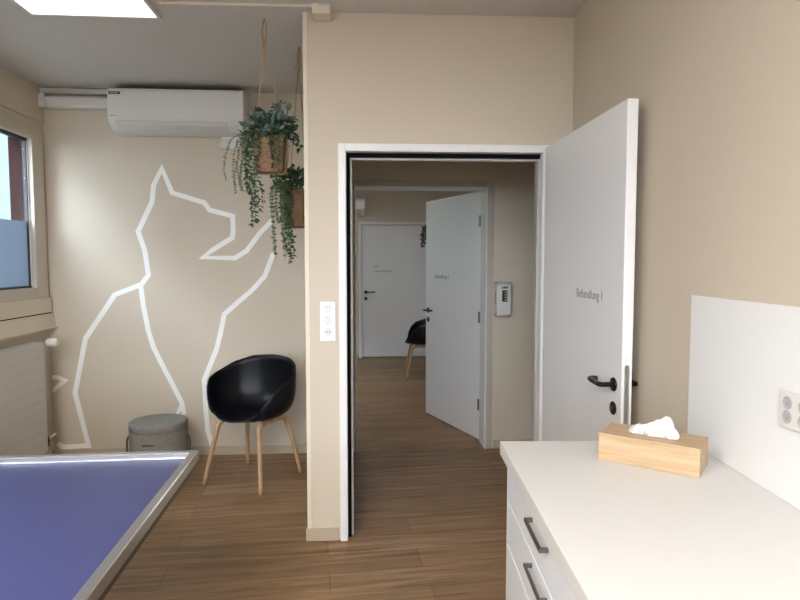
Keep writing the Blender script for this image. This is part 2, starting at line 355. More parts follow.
# doors -----------------------------------------------------------
def lever(parent, x, y, z, dirx, diry, r=.011, reach=.055, length=.115, ret=.035):
    """rose on the face at y, pointing to diry, lever running to dirx"""
    bm = bmesh.new(); lathe(bm, [(.0, 0), (.024, 0), (.026, .002*diry), (.026, .007*diry), (.023, .009*diry), (0.001, .009*diry)], 28, x, y, 'y', z)
    pts = [(x, y, z), (x, y+diry*reach*.55, z), (x, y+diry*reach*.85, z), (x+dirx*.012, y+diry*reach, z), (x+dirx*.03, y+diry*reach, z), (x+dirx*(length-.03), y+diry*reach, z+.002),
           (x+dirx*(length-.01), y+diry*reach*.93, z+.003), (x+dirx*length, y+diry*reach*.72, z+.003), (x+dirx*(length-.006), y+diry*(reach-ret), z+.003)]
    tube(bm, smooth_path(pts, 5), r, 14, flat=.85)
    return obj('door_handle', bm, M['blackmetal'], parent, smooth=True)
def rosette(parent, x, y, z, diry):
    bm = bmesh.new(); lathe(bm, [(.0, 0), (.023, 0), (.025, .002*diry), (.025, .006*diry), (.022, .008*diry), (.001, .008*diry)], 28, x, y, 'y', z)
    o = obj('key_rosette', bm, M['blackmetal'], parent, smooth=True)
    bx('keyhole', M['handle'], (x-.0035, x+.0035, min(y, y+diry*.0095), max(y, y+diry*.0095), z-.012, z+.010), o)
def hinge(parent, x, y, z):
    bm = bmesh.new(); lathe(bm, [(.008, -.05), (.008, .05)], 14, x, y, 'z', z); box(bm, x, x+.028, y-.003, y+.003, z-.045, z+.045)
    obj('hinge', bm, M['steel'], parent)

LEN = .925
d1 = bpy.data.objects.new('door_1', None); C.objects.link(d1); d1.location = (.742, 3.092, 0); d1.rotation_euler = (0, 0, math.atan2(-.995, .072))
struct(d1, 'white door standing open beside the right wall', 'door')
bm = bmesh.new(); box(bm, 0, LEN, 0, .040, .008, 2.050); obj('door_leaf', bm, M['door'], d1, bevel=.002)
lever(d1, LEN-.058, 0, 1.012, -1, -1); lever(d1, LEN-.058, .04, 1.012, -1, 1, reach=.046, ret=.02)
rosette(d1, LEN-.058, 0, .922, -1)
bm = bmesh.new(); box(bm, LEN-.001, LEN+.0015, .011, .029, .84, 1.085); lathe(bm, [(.009, -.001), (.009, .0015)], 20, LEN, .020, 'x', 1.085); lp = obj('lock_plate', bm, M['steel'], d1)
bm = bmesh.new(); prism(bm, [(LEN, .0135), (LEN+.009, .0135), (LEN, .0265)], .994, 1.03); obj('latch_bolt', bm, M['alu'], lp)
text('lettering', 'Behandlung 1', .053, M['ink'], d1, Matrix.Translation((.605, -.0006, 1.335)) @ Matrix.Rotation(PI/2, 4, 'X'))

d2 = bpy.data.objects.new('door_2', None); C.objects.link(d2); h = W(D2R+.002, .215); l = W(2.925, 1.16); d2.location = h
d2.rotation_euler = (0, 0, math.atan2(l.y-h.y, l.x-h.x)); struct(d2, 'white door standing ajar into the room beyond the corridor', 'door')
bm = bmesh.new(); box(bm, .0, .985, -.04, 0, .008, 2.04); obj('door_leaf', bm, M['door'], d2, bevel=.002)
lever(d2, .93, 0, 1.012, -1, 1); rosette(d2, .93, 0, .922, 1); lever(d2, .93, -.04, 1.012, -1, -1)
text('lettering', 'Behandlung 2', .052, M['ink'], d2, Matrix.Translation((.66, .0006, 1.335)) @ Matrix.Rotation(PI, 4, 'Z') @ Matrix.Rotation(PI/2, 4, 'X'))
for z in (.30, 1.02, 1.80):
    bm = bmesh.new(); lathe(bm, [(.009, -.045), (.009, .045)], 14, -.004, .008, 'z', z); box(bm, -.004, .02, .0, .004, z-.045, z+.045); obj('hinge', bm, M['handle'], d2)

d3 = bpy.data.objects.new('door_3', None); C.objects.link(d3); d3.location = W(D3L, D3Y+.03); d3.rotation_euler = (0, 0, TH); struct(d3, 'closed white door in the far wall', 'door')
bm = bmesh.new(); box(bm, .003, D3R-D3L-.003, 0, .04, .012, D3T-.004); obj('door_leaf', bm, M['door'], d3, bevel=.002)
lever(d3, .065, 0, 1.012, 1, -1, length=.13); rosette(d3, .065, 0, .912, -1)
text('lettering', 'WC', .05, M['ink'], d3, Matrix.Translation((.215, -.0006, 1.40)) @ Matrix.Rotation(PI/2, 4, 'X'))
text('lettering', 'Umkleidekabine', .044, M['ink'], d3, Matrix.Translation((.325, -.0006, 1.33)) @ Matrix.Rotation(PI/2, 4, 'X'))

# ------------------------------------------------------------------ lamp panel, ducts, air conditioner
def panel(a, b, label, glow='lampglow', group=None):
    lp = thing('ceiling_light', label, 'ceiling light', W(a, b, CZ), TH, group)
    bm = bmesh.new(); s = .305; f = .016
    for q in ((-s-f, s+f, -s-f, -s), (-s-f, s+f, s, s+f), (-s-f, -s, -s, s), (s, s+f, -s, s)): box(bm, *q, -.014, -.0005)
    obj('frame', bm, M['offwhite'], lp)
    bx('diffuser', M[glow], (-s, s, -s, s, -.010, -.002), lp)
panel(.955, -1.69, 'bright square light panel on the ceiling, cut by the top edge', 'softglow')
panel(2.2, 2.2, 'added fill light panel, out of view in the room beyond the corridor', 'fillglow')  # added unseen lamp, brightens the far room and its open door
panel(.955, -4.7, 'square ceiling light panel in the window row behind the viewpoint')
panel(1.75, -5.5, 'square ceiling light panel in the inner row behind the viewpoint')
panel(1.75, -6.9, 'square ceiling light panel in the inner row by the rear wall')

ac = thing('air_conditioner', 'long white split air conditioner on the wall under the ceiling', 'air conditioner', W(.545, -.001, 2.388), TH)
prof = [(0, 0), (0, .295), (-.19, .295), (-.214, .288), (-.222, .27), (-.228, .10), (-.226, .072), (-.20, .045), (-.14, .012), (-.09, 0)]
bm = bmesh.new(); extr_x(bm, prof, .0, .93); obj('body', bm, M['plastic'], ac, bevel=.007, seg=3)
bm = bmesh.new(); extr_x(bm, [(-.2285, .078), (-.232, .08), (-.2265, .272), (-.223, .270)], .004, .926); obj('front_panel', bm, M['plastic'], ac, bevel=.001)
bm = bmesh.new(); extr_x(bm, [(-.2245, .066), (-.204, .0455), (-.15, .0145), (-.153, .0085), (-.208, .039), (-.229, .062)], .05, .81); obj('air_flap', bm, M['offwhite'], ac)
bx('top_grille', M['seal'], (.04, .89, -.18, -.02, .295, .302), ac)
bx('energy_label', M['lens'], (.012, .090, -.2295, -.2268, .243, .262), ac)
for k in range(5): bx('label_mark', M['offwhite'], (.022+k*.011, .029+k*.011, -.2299, -.2294, .248, .257), ac)
bx('maker_mark', M['ink'], (.020, .063, -.2325, -.2305, .094, .0985), ac)
t = thing('wall_receiver', 'small white control box below the right end of the air conditioner', 'control box', W(1.265, -.0005, 2.305), TH)
bx('housing', M['offwhite'], (0, .15, -.035, 0, 0, .112), t, bevel=.004); bx('white_cover', M['white'], (.02, .14, -.040, -.0352, .066, .106), t, bevel=.002)
bx('indicator', M['white'], (.075, .083, -.0365, -.0352, .03, .038), t)
t = rb('cable_duct', M['duct'], (.0, .54, -.045, -.0005, 2.676, 2.714), bevel=.003); tag(t, 'slim painted cable duct running along the ceiling line to the air conditioner', 'cable duct')
bm = bmesh.new()
ang = [(-.078, 2.585), (-.066, 2.572), (0, 2.572), (0, 2.652), (-.066, 2.652), (-.078, 2.640)]
extr_x(bm, [(y-.001, z) for y, z in ang], .045, .544)
t = thing('pipe_trunking', 'thick white pipe trunking from the window wall to the air conditioner', 'pipe trunking', O, TH)
obj('trunking', bm, M['plastic'], t, bevel=.003)
bm = bmesh.new(); box(bm, .0135, .06, -.088, -.0225, 2.575, 2.668); lathe(bm, [(.030, -.09), (.030, -.0225)], 20, .044, 0, 'y', 2.60)
obj('wall_cap', bm, M['plastic'], t, bevel=.008)

jb = thing('junction_box', 'cream cable box at ceiling height on top of the partition', 'junction box', P(.052, 0, 0), PA)
bm = bmesh.new(); box(bm, .0, .086, -.105, -.011, 2.672, 2.72); obj('housing', bm, M['bead'], jb, bevel=.002)
bm = bmesh.new(); box(bm, -.002, .088, -.107, -.011, 2.7005, 2.72); obj('lid', bm, M['bead'], jb, bevel=.002)
a = P(.052, -.085, 2.7195); b = Vector((-1.16, 2.975, 2.7195)); dv = (b-a)
bm = bmesh.new(); box(bm, 0, dv.length, -.007, .007, -.010, 0); t = obj('cable_duct', bm, M['bead'], loc=a, rz=math.atan2(dv.y, dv.x)); tag(t, 'white cable duct across the ceiling from light panel to partition', 'cable duct')
bm = bmesh.new(); box(bm, -.395, -.355, -3.0, 2.985, 2.712, 2.72); t = obj('cable_duct', bm, M['ceil']); tag(t, 'flat painted cable duct on the ceiling running forward from the junction box', 'cable duct')

# ------------------------------------------------------------------ tape mural
def tape(bm, pts, w, y0=-.0002, y1=-.0016):
    P2 = [Vector(on_back_wall(*p)) for p in pts]; n = len(P2); L_, R_ = [], []
    for i, p in enumerate(P2):
        a = (p-P2[i-1]).normalized() if i else (P2[1]-p).normalized()
        b = (P2[i+1]-p).normalized() if i < n-1 else a
        na = Vector((-a.y, a.x)); nb = Vector((-b.y, b.x)); m_ = (na+nb)
        m_ = m_.normalized() if m_.length > .05 else na
        k = min(1.9, 1/max(.25, m_.dot(na)))
        L_.append(p+m_*w/2*k); R_.append(p-m_*w/2*k)
    def V(p, y): return bm.verts.new((p.x, y, p.y))
    fl_ = [V(p, y1) for p in L_]; fr = [V(p, y1) for p in R_]; bl = [V(p, y0) for p in L_]; br = [V(p, y0) for p in R_]
    for i in range(n-1):
        bm.faces.new((fl_[i], fl_[i+1], fr[i+1], fr[i])); bm.faces.new((bl[i], bl[i+1], fl_[i+1], fl_[i])); bm.faces.new((fr[i], fr[i+1], br[i+1], br[i]))
        bm.faces.new((bl[i+1], bl[i], br[i], br[i+1]))
def zz(l): return [(40+x/1.936, 150+y/1.936) for x, y in l]
bm = bmesh.new(); tw = .036
tape(bm, zz([(34, 568), (45, 575), (94, 572), (68, 470), (88, 365), (145, 280), (197, 260), (210, 242), (203, 195), (190, 158), (217, 100), (220, 68), (236, 36), (256, 83), (318, 102), (328, 116), (373, 128), (374, 158), (372, 170), (335, 193), (316, 208), (378, 209), (400, 195), (428, 158), (450, 136)]), tw)
tape(bm, zz([(195, 262), (200, 300), (210, 350), (220, 382), (240, 422), (255, 450), (275, 490), (279, 512)]), tw, -.0017, -.0024)
tape(bm, zz([(276, 488), (266, 512)]), tw*.7, -.0025, -.003)
tape(bm, zz([(452, 200), (435, 245), (410, 272), (385, 293), (357, 318), (350, 352), (342, 385), (318, 445), (321, 500), (325, 545), (334, 574)]), tw, -.0002, -.0016)
tape(bm, [(42, 379), (50, 377.5), (57, 377), (65, 380.5), (56, 388), (46, 396)], tw*.85)
mu = obj('tape_mural', bm, M['tape'], loc=O, rz=TH); tag(mu, 'white tape outline of a sitting animal on the beige back wall', 'wall mural')

# ------------------------------------------------------------------ radiator
ra = thing('radiator', 'cream panel radiator below the window with a thermostat valve', 'radiator', O, TH)
bm = bmesh.new(); box(bm, .045, .128, -2.2, -.345, .16, .925)
obj('panel', bm, M['radiator'], ra, bevel=.008)
bm = bmesh.new()
for i in range(10):
    z = .17 + i*.074; box(bm, .1282, .1325, -2.19, -.355, z, z+.063)
obj('front_ribs', bm, M['radiator'], ra, bevel=.0014)
bm = bmesh.new(); box(bm, .030, .045, -2.2, -.335, .19, .92); obj('back_panel', bm, M['radiator'], ra)
for z in (.25, .80):
    bx('wall_bracket', M['radiator'], (.0, .030, -1.9, -1.86, z, z+.05), ra); bx('wall_bracket', M['radiator'], (.0, .030, -.6, -.56, z, z+.05), ra)
bm = bmesh.new(); lathe(bm, [(.011, -.02), (.013, -.01), (.013, .02), (.010, .03)], 20, .10, -.325, 'x', .918); tube(bm, [(.10, -.347, .918), (.10, -.325, .918)], .009); obj('valve_body', bm, M['steel'], ra, smooth=True)
bm = bmesh.new(); lathe(bm, [(.014, .03), (.024, .036), (.030, .047), (.030, .095), (.024, .106), (.001, .107)], 28, .10, -.325, 'x', .918); obj('thermostat_head', bm, M['plastic'], ra, smooth=True)
bm = bmesh.new(); lathe(bm, [(.012, -.035), (.016, -.02), (.016, .02), (.012, .035)], 18, .098, -.30, 'z', .215); tube(bm, [(.098, -.345, .215), (.098, -.27, .215)], .011); obj('return_valve', bm, M['darkunder'], ra, smooth=True)
bm = bmesh.new(); tube(bm, smooth_path([(.098, -.30, .19), (.098, -.28, .14), (.10, -.24, .10), (.10, -.16, .07), (.10, -.10, .02), (.10, -.09, .0)]), .009); obj('pipe', bm, M['plastic'], ra, smooth=True)
bm = bmesh.new(); tube(bm, [(.098, -.29, .225), (.13, -.24, .255)], .009); obj('pipe', bm, M['plastic'], ra, smooth=True)

# ------------------------------------------------------------------ table
tb = thing('treatment_table', 'table with a violet-blue top and raised silver rim at lower left', 'table', (-.757, 2.219, 0), math.radians(5.6))
TW, TL, TZ = 1.5, 2.05, .765
def ring(bm, o0, o1, z0, z1):      # mitred rim strip between two insets
    a = [(-TW+o0, -TL+o0), (-o0, -TL+o0), (-o0, -o0), (-TW+o0, -o0)]; b = [(-TW+o1, -TL+o1), (-o1, -TL+o1), (-o1, -o1), (-TW+o1, -o1)]
    va = [bm.verts.new((x, y, z0)) for x, y in a]; vb_ = [bm.verts.new((x, y, z1)) for x, y in b]
    for i in range(4): bm.faces.new((va[i], va[(i+1) % 4], vb_[(i+1) % 4], vb_[i]))
bm = bmesh.new(); box(bm, -TW+.0305, -.0305, -TL+.0305, -.0305, TZ-.036, TZ-.021); obj('blue_surface', bm, M['blue'], tb)
bm = bmesh.new()
ring(bm, .027, .003, TZ, TZ); ring(bm, 0, 0, TZ-.003, TZ-.036); ring(bm, 0, .005, TZ-.036, TZ-.038); ring(bm, .005, .06, TZ-.038, TZ-.038); ring(bm, .060, .034, TZ-.038, TZ-.030); ring(bm, .030, .030, TZ-.003, TZ-.024)
obj('rim', bm, M['alu'], tb)
bm = bmesh.new(); ring(bm, .030, .027, TZ-.003, TZ); obj('rim_edge', bm, M['brightalu'], tb)  # rim edge highlights are put in as a brighter aluminium colour
bm = bmesh.new(); ring(bm, .003, 0, TZ, TZ-.003); obj('rim_edge', bm, M['brightalu'], tb)
bm = bmesh.new(); ring(bm, .0301, .0345, TZ-.0185, TZ-.0195); ring(bm, .0345, .0345, TZ-.0195, TZ-.022); obj('rim_edge', bm, M['brightalu'], tb)
bm = bmesh.new()
for q in ((-TW+.02, -.02, -TL+.02, -TL+.05), (-TW+.02, -.02, -.05, -.02), (-TW+.02, -TW+.05, -TL+.05, -.05), (-.05, -.02, -TL+.05, -.05)): box(bm, *q, TZ-.080, TZ-.038)
obj('apron', bm, M['darkunder'], tb)
for x in (-TW+.10, -.44):
    for y in (-TL+.12, -.30):
        o = bx('leg', M['darkunder'], (x-.022, x+.022, y-.022, y+.022, 0.012, TZ-.040), tb); bx('foot_cap', M['seal'], (x-.025, x+.025, y-.025, y+.025, 0, .012), o)

# ------------------------------------------------------------------ pouf
po = thing('storage_pouf', 'round grey felt pouf with side straps against the back wall', 'pouf', (-1.645, 4.03, -.0), math.radians(8))
bm = bmesh.new(); lathe(bm, [(.182, 0), (.187, .008), (.187, .338), (.185, .342)], 64); obj('body', bm, M['felt'], po, smooth=False)
bm = bmesh.new(); lathe(bm, [(.1855, .342), (.1885, .344), (.1885, .384), (.186, .391), (.180, .394), (.10, .396), (.001, .397)], 64); obj('lid', bm, M['felt'], po, smooth=True)
for sx in (-1, 1):
    bm = bmesh.new(); tube(bm, smooth_path([(sx*.184, -.02, .30), (sx*.201, -.02, .27), (sx*.203, -.02, .20), (sx*.198, -.02, .14), (sx*.185, -.02, .12)]), .0035, 8, flat=2.2); obj('strap', bm, M['cord'], po, smooth=True)
bx('tag', M['cord'], (-.060, .010, -.1892, -.1800, .268, .279), po, loc=(0, 0, 0), rz=0)

# ------------------------------------------------------------------ armchairs
def chair(label, loc, rz, group):
    t = thing('armchair', label, 'armchair', loc, rz, group)
    keys = [(0, .815, .250), (35, .805, .262), (60, .772, .285), (85, .715, .310), (102, .688, .310), (116, .640, .300), (127, .570, .284), (139, .490, .258), (155, .455, .240), (180, .447, .236)]
    def K(a):
        a = abs(a)
        for (a0, h0, r0), (a1, h1, r1) in zip(keys, keys[1:]):
            if a <= a1:
                u = (a-a0)/(a1-a0); u = u*u*(3-2*u)*.35+u*.65
                return h0+(h1-h0)*u, r0+(r1-r0)*u
        return keys[-1][1:]
    bm = bmesh.new(); NA, NT = 96, 20; rings = [[] for _ in range(NT+1)]; z0 = .440
    for i in range(NA):
        deg = -180+360*i/NA; a = math.radians(deg); h, r = K(deg); hh = h-z0
        dx, dy = math.sin(a), math.cos(a)             # 0 degrees is the back (+y)
        p0 = Vector((0, 0)); rim = Vector((r, hh))
        c1 = Vector((r*.80, -.012)); c2 = Vector((r*(1.04 if hh > .1 else .84), hh*.10 if hh > .1 else .006))
        c2.x -= .0
        for j in range(NT+1):
            u = j/NT; u = u**.85
            q = p0*(1-u)**3 + c1*3*u*(1-u)**2 + c2*3*u*u*(1-u) + rim*u**3
            rings[j].append((dx*q.x, dy*q.x, z0+q.y))
    c = bm.verts.new((0, 0, z0)); prev = None
    for j in range(1, NT+1):
        cur = [bm.verts.new(p) for p in rings[j]]
        for i in range(NA):
            if prev: bm.faces.new((prev[i], prev[(i+1) % NA], cur[(i+1) % NA], cur[i]))
            else: bm.faces.new((c, cur[(i+1) % NA], cur[i]))
        prev = cur
    s = obj('shell', bm, M['black'], t, smooth=True); so = s.modifiers.new('solid', 'SOLIDIFY'); so.thickness = .009; so.offset = 0
    for sx in (-1, 1):
        for sy, nm in ((-1, 'front'), (1, 'rear')):
            bm = bmesh.new()
            pts = [(sx*.228, sy*.225, .0), (sx*.205, sy*.198, .16), (sx*.172, sy*.160, .35), (sx*.166, sy*.152, .385), (sx*.160, sy*.132, .408), (sx*.156, sy*.10, .418), (sx*.155, 0, .420)]
            tube(bm, smooth_path(pts, 4), [.0135+.0045*min(1, k/12) for k in range(25)], 10, flat=.9)
            lg = obj('leg', bm, M['oak'], t, smooth=True)
    bm = bmesh.new(); box(bm, -.165, .165, -.02, .02, .412, .432); box(bm, -.09, .09, -.10, .10, .418, .436); obj('seat_bracket', bm, M['black'], t, bevel=.003)
    return t
chair('black bucket armchair on oak legs in front of the mural', (-.995, 4.0, 0), math.radians(-24), 'black shell armchairs')
chair('black bucket armchair half hidden behind the far open door', (.300, 7.62, 0), math.radians(-88), 'black shell armchairs')

# ------------------------------------------------------------------ hanging plants
def leaf(bm, p, d, n, l, w, fold=.15):
    d = d.normalized(); s = d.cross(n)
    if s.length < 1e-3: s = d.orthogonal()
    s.normalize(); n = s.cross(d)
    a = bm.verts.new(p); e = bm.verts.new(p+d*l)
    b1 = bm.verts.new(p+d*l*.3+s*w*.45+n*w*fold); b2 = bm.verts.new(p+d*l*.65+s*w*.42+n*w*fold)
    c1 = bm.verts.new(p+d*l*.3-s*w*.45+n*w*fold); c2 = bm.verts.new(p+d*l*.65-s*w*.42+n*w*fold)
    m1 = bm.verts.new(p+d*l*.5-n*w*.05)
    bm.faces.new((a, b1, m1)); bm.faces.new((b1, b2, m1)); bm.faces.new((b2, e, m1)); bm.faces.new((e, c2, m1)); bm.faces.new((c2, c1, m1)); bm.faces.new((c1, a, m1))
def rv(r, k=1.0): return Vector((r.uniform(-1, 1), r.uniform(-1, 1), r.uniform(-1, 1)*k))
def vine(name, parent, path, m, step, l, w, seed, stem=.0012, droop=.3, pair=True, spread=1.0):
    r = random.Random(seed); pts = smooth_path(path, 8)
    bm = bmesh.new(); tube(bm, pts, stem, 5); ns = len(bm.faces); acc = 0
    for a, b in zip(pts, pts[1:]):
        acc += (b-a).length
        while acc > step and b is not None:
            acc -= step
            for s in ((0, 1) if pair else (0,)):
                d = rv(r, .4); d.z -= droop; d = d*spread
                leaf(bm, a+rv(r)*.003, d, rv(r)+Vector((0, -.6, .6)), l*r.uniform(.6, 1.15), w*r.uniform(.7, 1.1))
    bm.faces.ensure_lookup_table()
    for f in bm.faces[:ns]: f.material_index = 1
    return obj(name, bm, [m, M['stem']], parent)
def rope(bm, pts, r=.0035): tube(bm, smooth_path(pts, 6), r, 7)
def clump(name, parent, m, centre, rad, n, l, w, seed, up=.3, flat=.7):
    r = random.Random(seed); bm = bmesh.new()
    for i in range(n):
        v = rv(r); v = v.normalized()*r.uniform(.35, 1)
        p = Vector(centre)+Vector((v.x*rad[0], v.y*rad[1], v.z*rad[2]))
        d = Vector((v.x, v.y, v.z*flat+up))+rv(r)*.5
        leaf(bm, p, d, rv(r)+Vector((0, -.4, .8)), l*r.uniform(.6, 1.2), w*r.uniform(.7, 1.15))
    return obj(name, bm, m, parent)

X1, Y1 = -.668, 3.15
h1 = thing('hanging_planter', 'square woven hanging planter with grey-green trailing foliage, nearest the air conditioner', 'hanging plant', (X1, Y1, 0), 0, 'hanging planters in the alcove')
bm = bmesh.new(); b0, b1_ = .066, .078
vv = []
for z, q in ((1.930, b0), (2.108, b1_)): vv.append([bm.verts.new((x*q, y*q, z)) for x, y in ((-1, -1), (1, -1), (1, 1), (-1, 1))])
for z, q in ((2.108, b1_-.008), (1.95, b0-.006)): vv.append([bm.verts.new((x*q, y*q, z)) for x, y in ((-1, -1), (1, -1), (1, 1), (-1, 1))])
bm.faces.new(vv[0][::-1]); bm.faces.new(vv[3])
for a, b in zip(vv, vv[1:]):
    for i in range(4): bm.faces.new((a[i], a[(i+1) % 4], b[(i+1) % 4], b[i]))
bk = obj('basket', bm, M['basketwood'], h1, bevel=.004)
bx('soil', M['seal'], (-.068, .068, -.068, .068, 2.07, 2.09), bk)
hk = Vector((-.025, 0, 2.72)); kn = Vector((-.027, 0, 2.575))
bm = bmesh.new(); rope(bm, [kn, kn+Vector((-.010, 0, .06)), hk+Vector((-.006, 0, -.03)), hk+Vector((0, 0, -.012)), hk+Vector((.006, 0, -.03)), kn+Vector((.010, 0, .06)), kn], .0042)
for sx in (-1, 1):
    rope(bm, [kn, (kn.x+(sx*.083-kn.x)*.5, 0, 2.34), (sx*.083, 0, 2.112), (sx*.0755, 0, 1.99), (sx*.068, 0, 1.93), (0, 0, 1.926)], .0034)
lathe(bm, [(.006, -.022), (.011, -.012), (.012, .012), (.006, .022)], 12, kn.x, kn.y, 'z', kn.z); rope(bm, [kn, kn+Vector((-.012, -.004, -.03)), kn+Vector((-.010, -.004, -.055))], .004)
obj('rope', bm, M['rope'], h1, smooth=True)
bm = bmesh.new(); tube(bm, smooth_path([hk+Vector((0, 0, 0)), hk+Vector((0, 0, -.008)), hk+Vector((.007, 0, -.014)), hk+Vector((0, 0, -.021)), hk+Vector((-.006, 0, -.015))]), .0018, 8); obj('hook', bm, M['steel'], h1, smooth=True)
clump('eucalyptus_leaves', h1, M['euca'], (-.015, -.01, 2.160), (.115, .10, .065), 95, .052, .040, 1, .25)
clump('eucalyptus_leaves', h1, M['euca'], (.075, -.02, 2.215), (.055, .06, .045), 30, .050, .032, 12, .35)
clump('dark_leaves', h1, M['dark'], (.01, -.01, 2.150), (.135, .10, .070), 190, .042, .020, 2, .1)
clump('sage_leaves', h1, M['pale'], (-.10, -.02, 2.11), (.06, .06, .075), 230, .024, .009, 3, -.3)
for k, (dx, dy, dz, ex, ez) in enumerate([(.06, -.03, 2.17, .135, 2.09), (.07, 0, 2.2, .16, 2.04), (.02, -.02, 2.2, .13, 2.17), (-.02, 0, 2.2, -.08, 2.26), (.0, 0, 2.2, .06, 2.29)]):
    vine('dark_leaves', h1, [(dx, dy, dz), ((dx+ex)/2, dy-.02, (dz+ez)/2+.025), (ex, dy-.02, ez)], M['dark'], .018, .038, .019, 20+k)
for k in range(13):                # airy trailing strands on the left
    r = random.Random(40+k); x = -.065-.012*k*r.uniform(.7, 1.1); L_ = r.uniform(.20, .36)
    vine('sage_strand', h1, [(-.06, -.03, 2.13), (x*.85, -.04+r.uniform(-.05, .05), 2.11), (x, -.04+r.uniform(-.05, .05), 2.02), (x-.012, -.04, 2.10-L_*.75), (x-.004, -.03, 2.10-L_)], M['pale'], .0048, .0125, .0046, 60+k, stem=.0007, droop=.5)
for k, (x, e, y) in enumerate([(-.095, 1.64, -.075), (-.080, 1.67, -.09), (-.062, 1.72, -.085), (-.04, 1.76, -.09), (-.105, 1.78, -.06)]):
    vine('trailing_vine', h1, [(-.05, -.04, 2.13), (x*.95, y, 2.10), (x-.012, y-.008, 1.95), (x+.010, y, 1.82), (x+.016, y, e)], M['dark'] if k != 2 else M['mid'], .017, .027, .015, 80+k, droop=.5)
for k, (x, e) in enumerate([(.03, 1.94), (.05, 1.90), (.015, 1.99), (.062, 1.96)]):
    vine('trailing_vine', h1, [(x, -.05, 2.13), (x, -.088, 2.10), (x+.006, -.094, 2.02), (x, -.090, e)], M['mid'] if k % 2 else M['dark'], .014, .024, .014, 90+k, droop=.4)

X2, Y2 = -.600, 3.55
h2 = thing('hanging_planter', 'round wicker hanging planter with bushy green foliage, partly behind the partition edge', 'hanging plant', (X2, Y2, 0), 0, 'hanging planters in the alcove')
bm = bmesh.new(); lathe(bm, [(.072, 1.672), (.080, 1.680), (.084, 1.76), (.084, 1.878), (.086, 1.886), (.084, 1.892), (.077, 1.892), (.076, 1.87), (.001, 1.868)], 40); obj('basket', bm, M['basketround'], h2, smooth=True)
hk = Vector((.017, 0, 2.72)); kn = Vector((.014, 0, 2.60))
bm = bmesh.new(); rope(bm, [kn, kn+Vector((-.006, 0, .05)), hk+Vector((0, 0, -.012)), kn+Vector((.008, 0, .05)), kn], .006)
for q in ((-.032, -.012, -.012), (-.022, -.008, -.022), (-.028, .004, .004)): rope(bm, [kn, kn+Vector((q[0]*.5, q[1], q[2]*.3)), kn+Vector(q)], .0022)
for k in range(4):
    a = PI/4+k*PI/2; rope(bm, [kn, (kn.x+(.087*math.cos(a)-kn.x)*.45, .04*math.sin(a), 2.28), (.087*math.cos(a), .087*math.sin(a), 1.90), (.085*math.cos(a), .085*math.sin(a), 1.76), (0, 0, 1.668)], .0022)
lathe(bm, [(.007, -.03), (.013, -.018), (.013, .012), (.007, .024)], 12, kn.x, kn.y, 'z', kn.z)
obj('rope', bm, M['rope'], h2, smooth=True)
bm = bmesh.new(); tube(bm, smooth_path([hk, hk+Vector((0, 0, -.008)), hk+Vector((.007, 0, -.014)), hk+Vector((0, 0, -.021))]), .0018, 8); obj('hook', bm, M['steel'], h2, smooth=True)
clump('fern_leaves', h2, M['mid'], (-.045, -.03, 1.935), (.105, .085, .075), 420, .030, .013, 5, .2)
clump('dark_leaves', h2, M['dark'], (.01, -.01, 1.965), (.085, .08, .065), 160, .036, .018, 6, .3)
for k in range(16):
    r = random.Random(140+k); x = -.035-.006*k*r.uniform(.6, 1.2); e = r.uniform(1.50, 1.72) if k % 3 else r.uniform(1.46, 1.52)
    vine('sage_strand', h2, [(x*.5, -.05, 1.92), (x, -.10, 1.90), (x-.004, -.105+r.uniform(-.01, .01), 1.76), (x+.01, -.10, e)], M['pale'] if k % 4 else M['mid'], .0068, .015, .007, 160+k, stem=.0007, droop=.4)
for k, (x, e) in enumerate([(-.030, 1.455), (-.012, 1.50), (-.045, 1.53), (-.022, 1.60), (-.062, 1.56)]):
    vine('trailing_vine', h2, [(x, -.05, 1.93), (x-.01, -.10, 1.90), (x-.012, -.11, 1.74), (x+.004, -.105, 1.60 if e < 1.6 else 1.66), (x, -.10, e)], M['dark'] if k < 2 else M['mid'], .017, .026, .015, 200+k, droop=.4)

# the plant in the far room
q = W(3.14, 3.0); h3 = thing('hanging_planter', 'dark trailing hanging plant in the far room, beside the open door edge', 'hanging plant', (q.x, q.y, 0))
bm = bmesh.new(); lathe(bm, [(.06, 1.80), (.085, 1.81), (.09, 1.92), (.083, 1.92), (.08, 1.90), (.001, 1.90)], 32, .09, 0); obj('basket', bm, M['basketround'], h3, smooth=True)
bm = bmesh.new()
for k in range(3):
    a = .3+k*2*PI/3; rope(bm, [(.09, 0, 2.72), (.09+.04*math.cos(a), .04*math.sin(a), 2.35), (.09+.088*math.cos(a), .088*math.sin(a), 1.92), (.09+.07*math.cos(a), .07*math.sin(a), 1.80)], .003)
obj('rope', bm, M['rope'], h3, smooth=True)
clump('dark_leaves', h3, M['dark'], (.07, -.02, 1.90), (.09, .09, .04), 130, .04, .022, 7)
for k, (x, e) in enumerate([(-.02, 1.66), (-.045, 1.64), (.0, 1.70), (-.03, 1.75), (.03, 1.68)]):
    vine('trailing_vine', h3, [(x+.05, -.05, 1.92), (x+.01, -.10, 1.89), (x, -.11, 1.8), (x, -.11, e)], M['dark'], .012, .038, .024, 230+k)

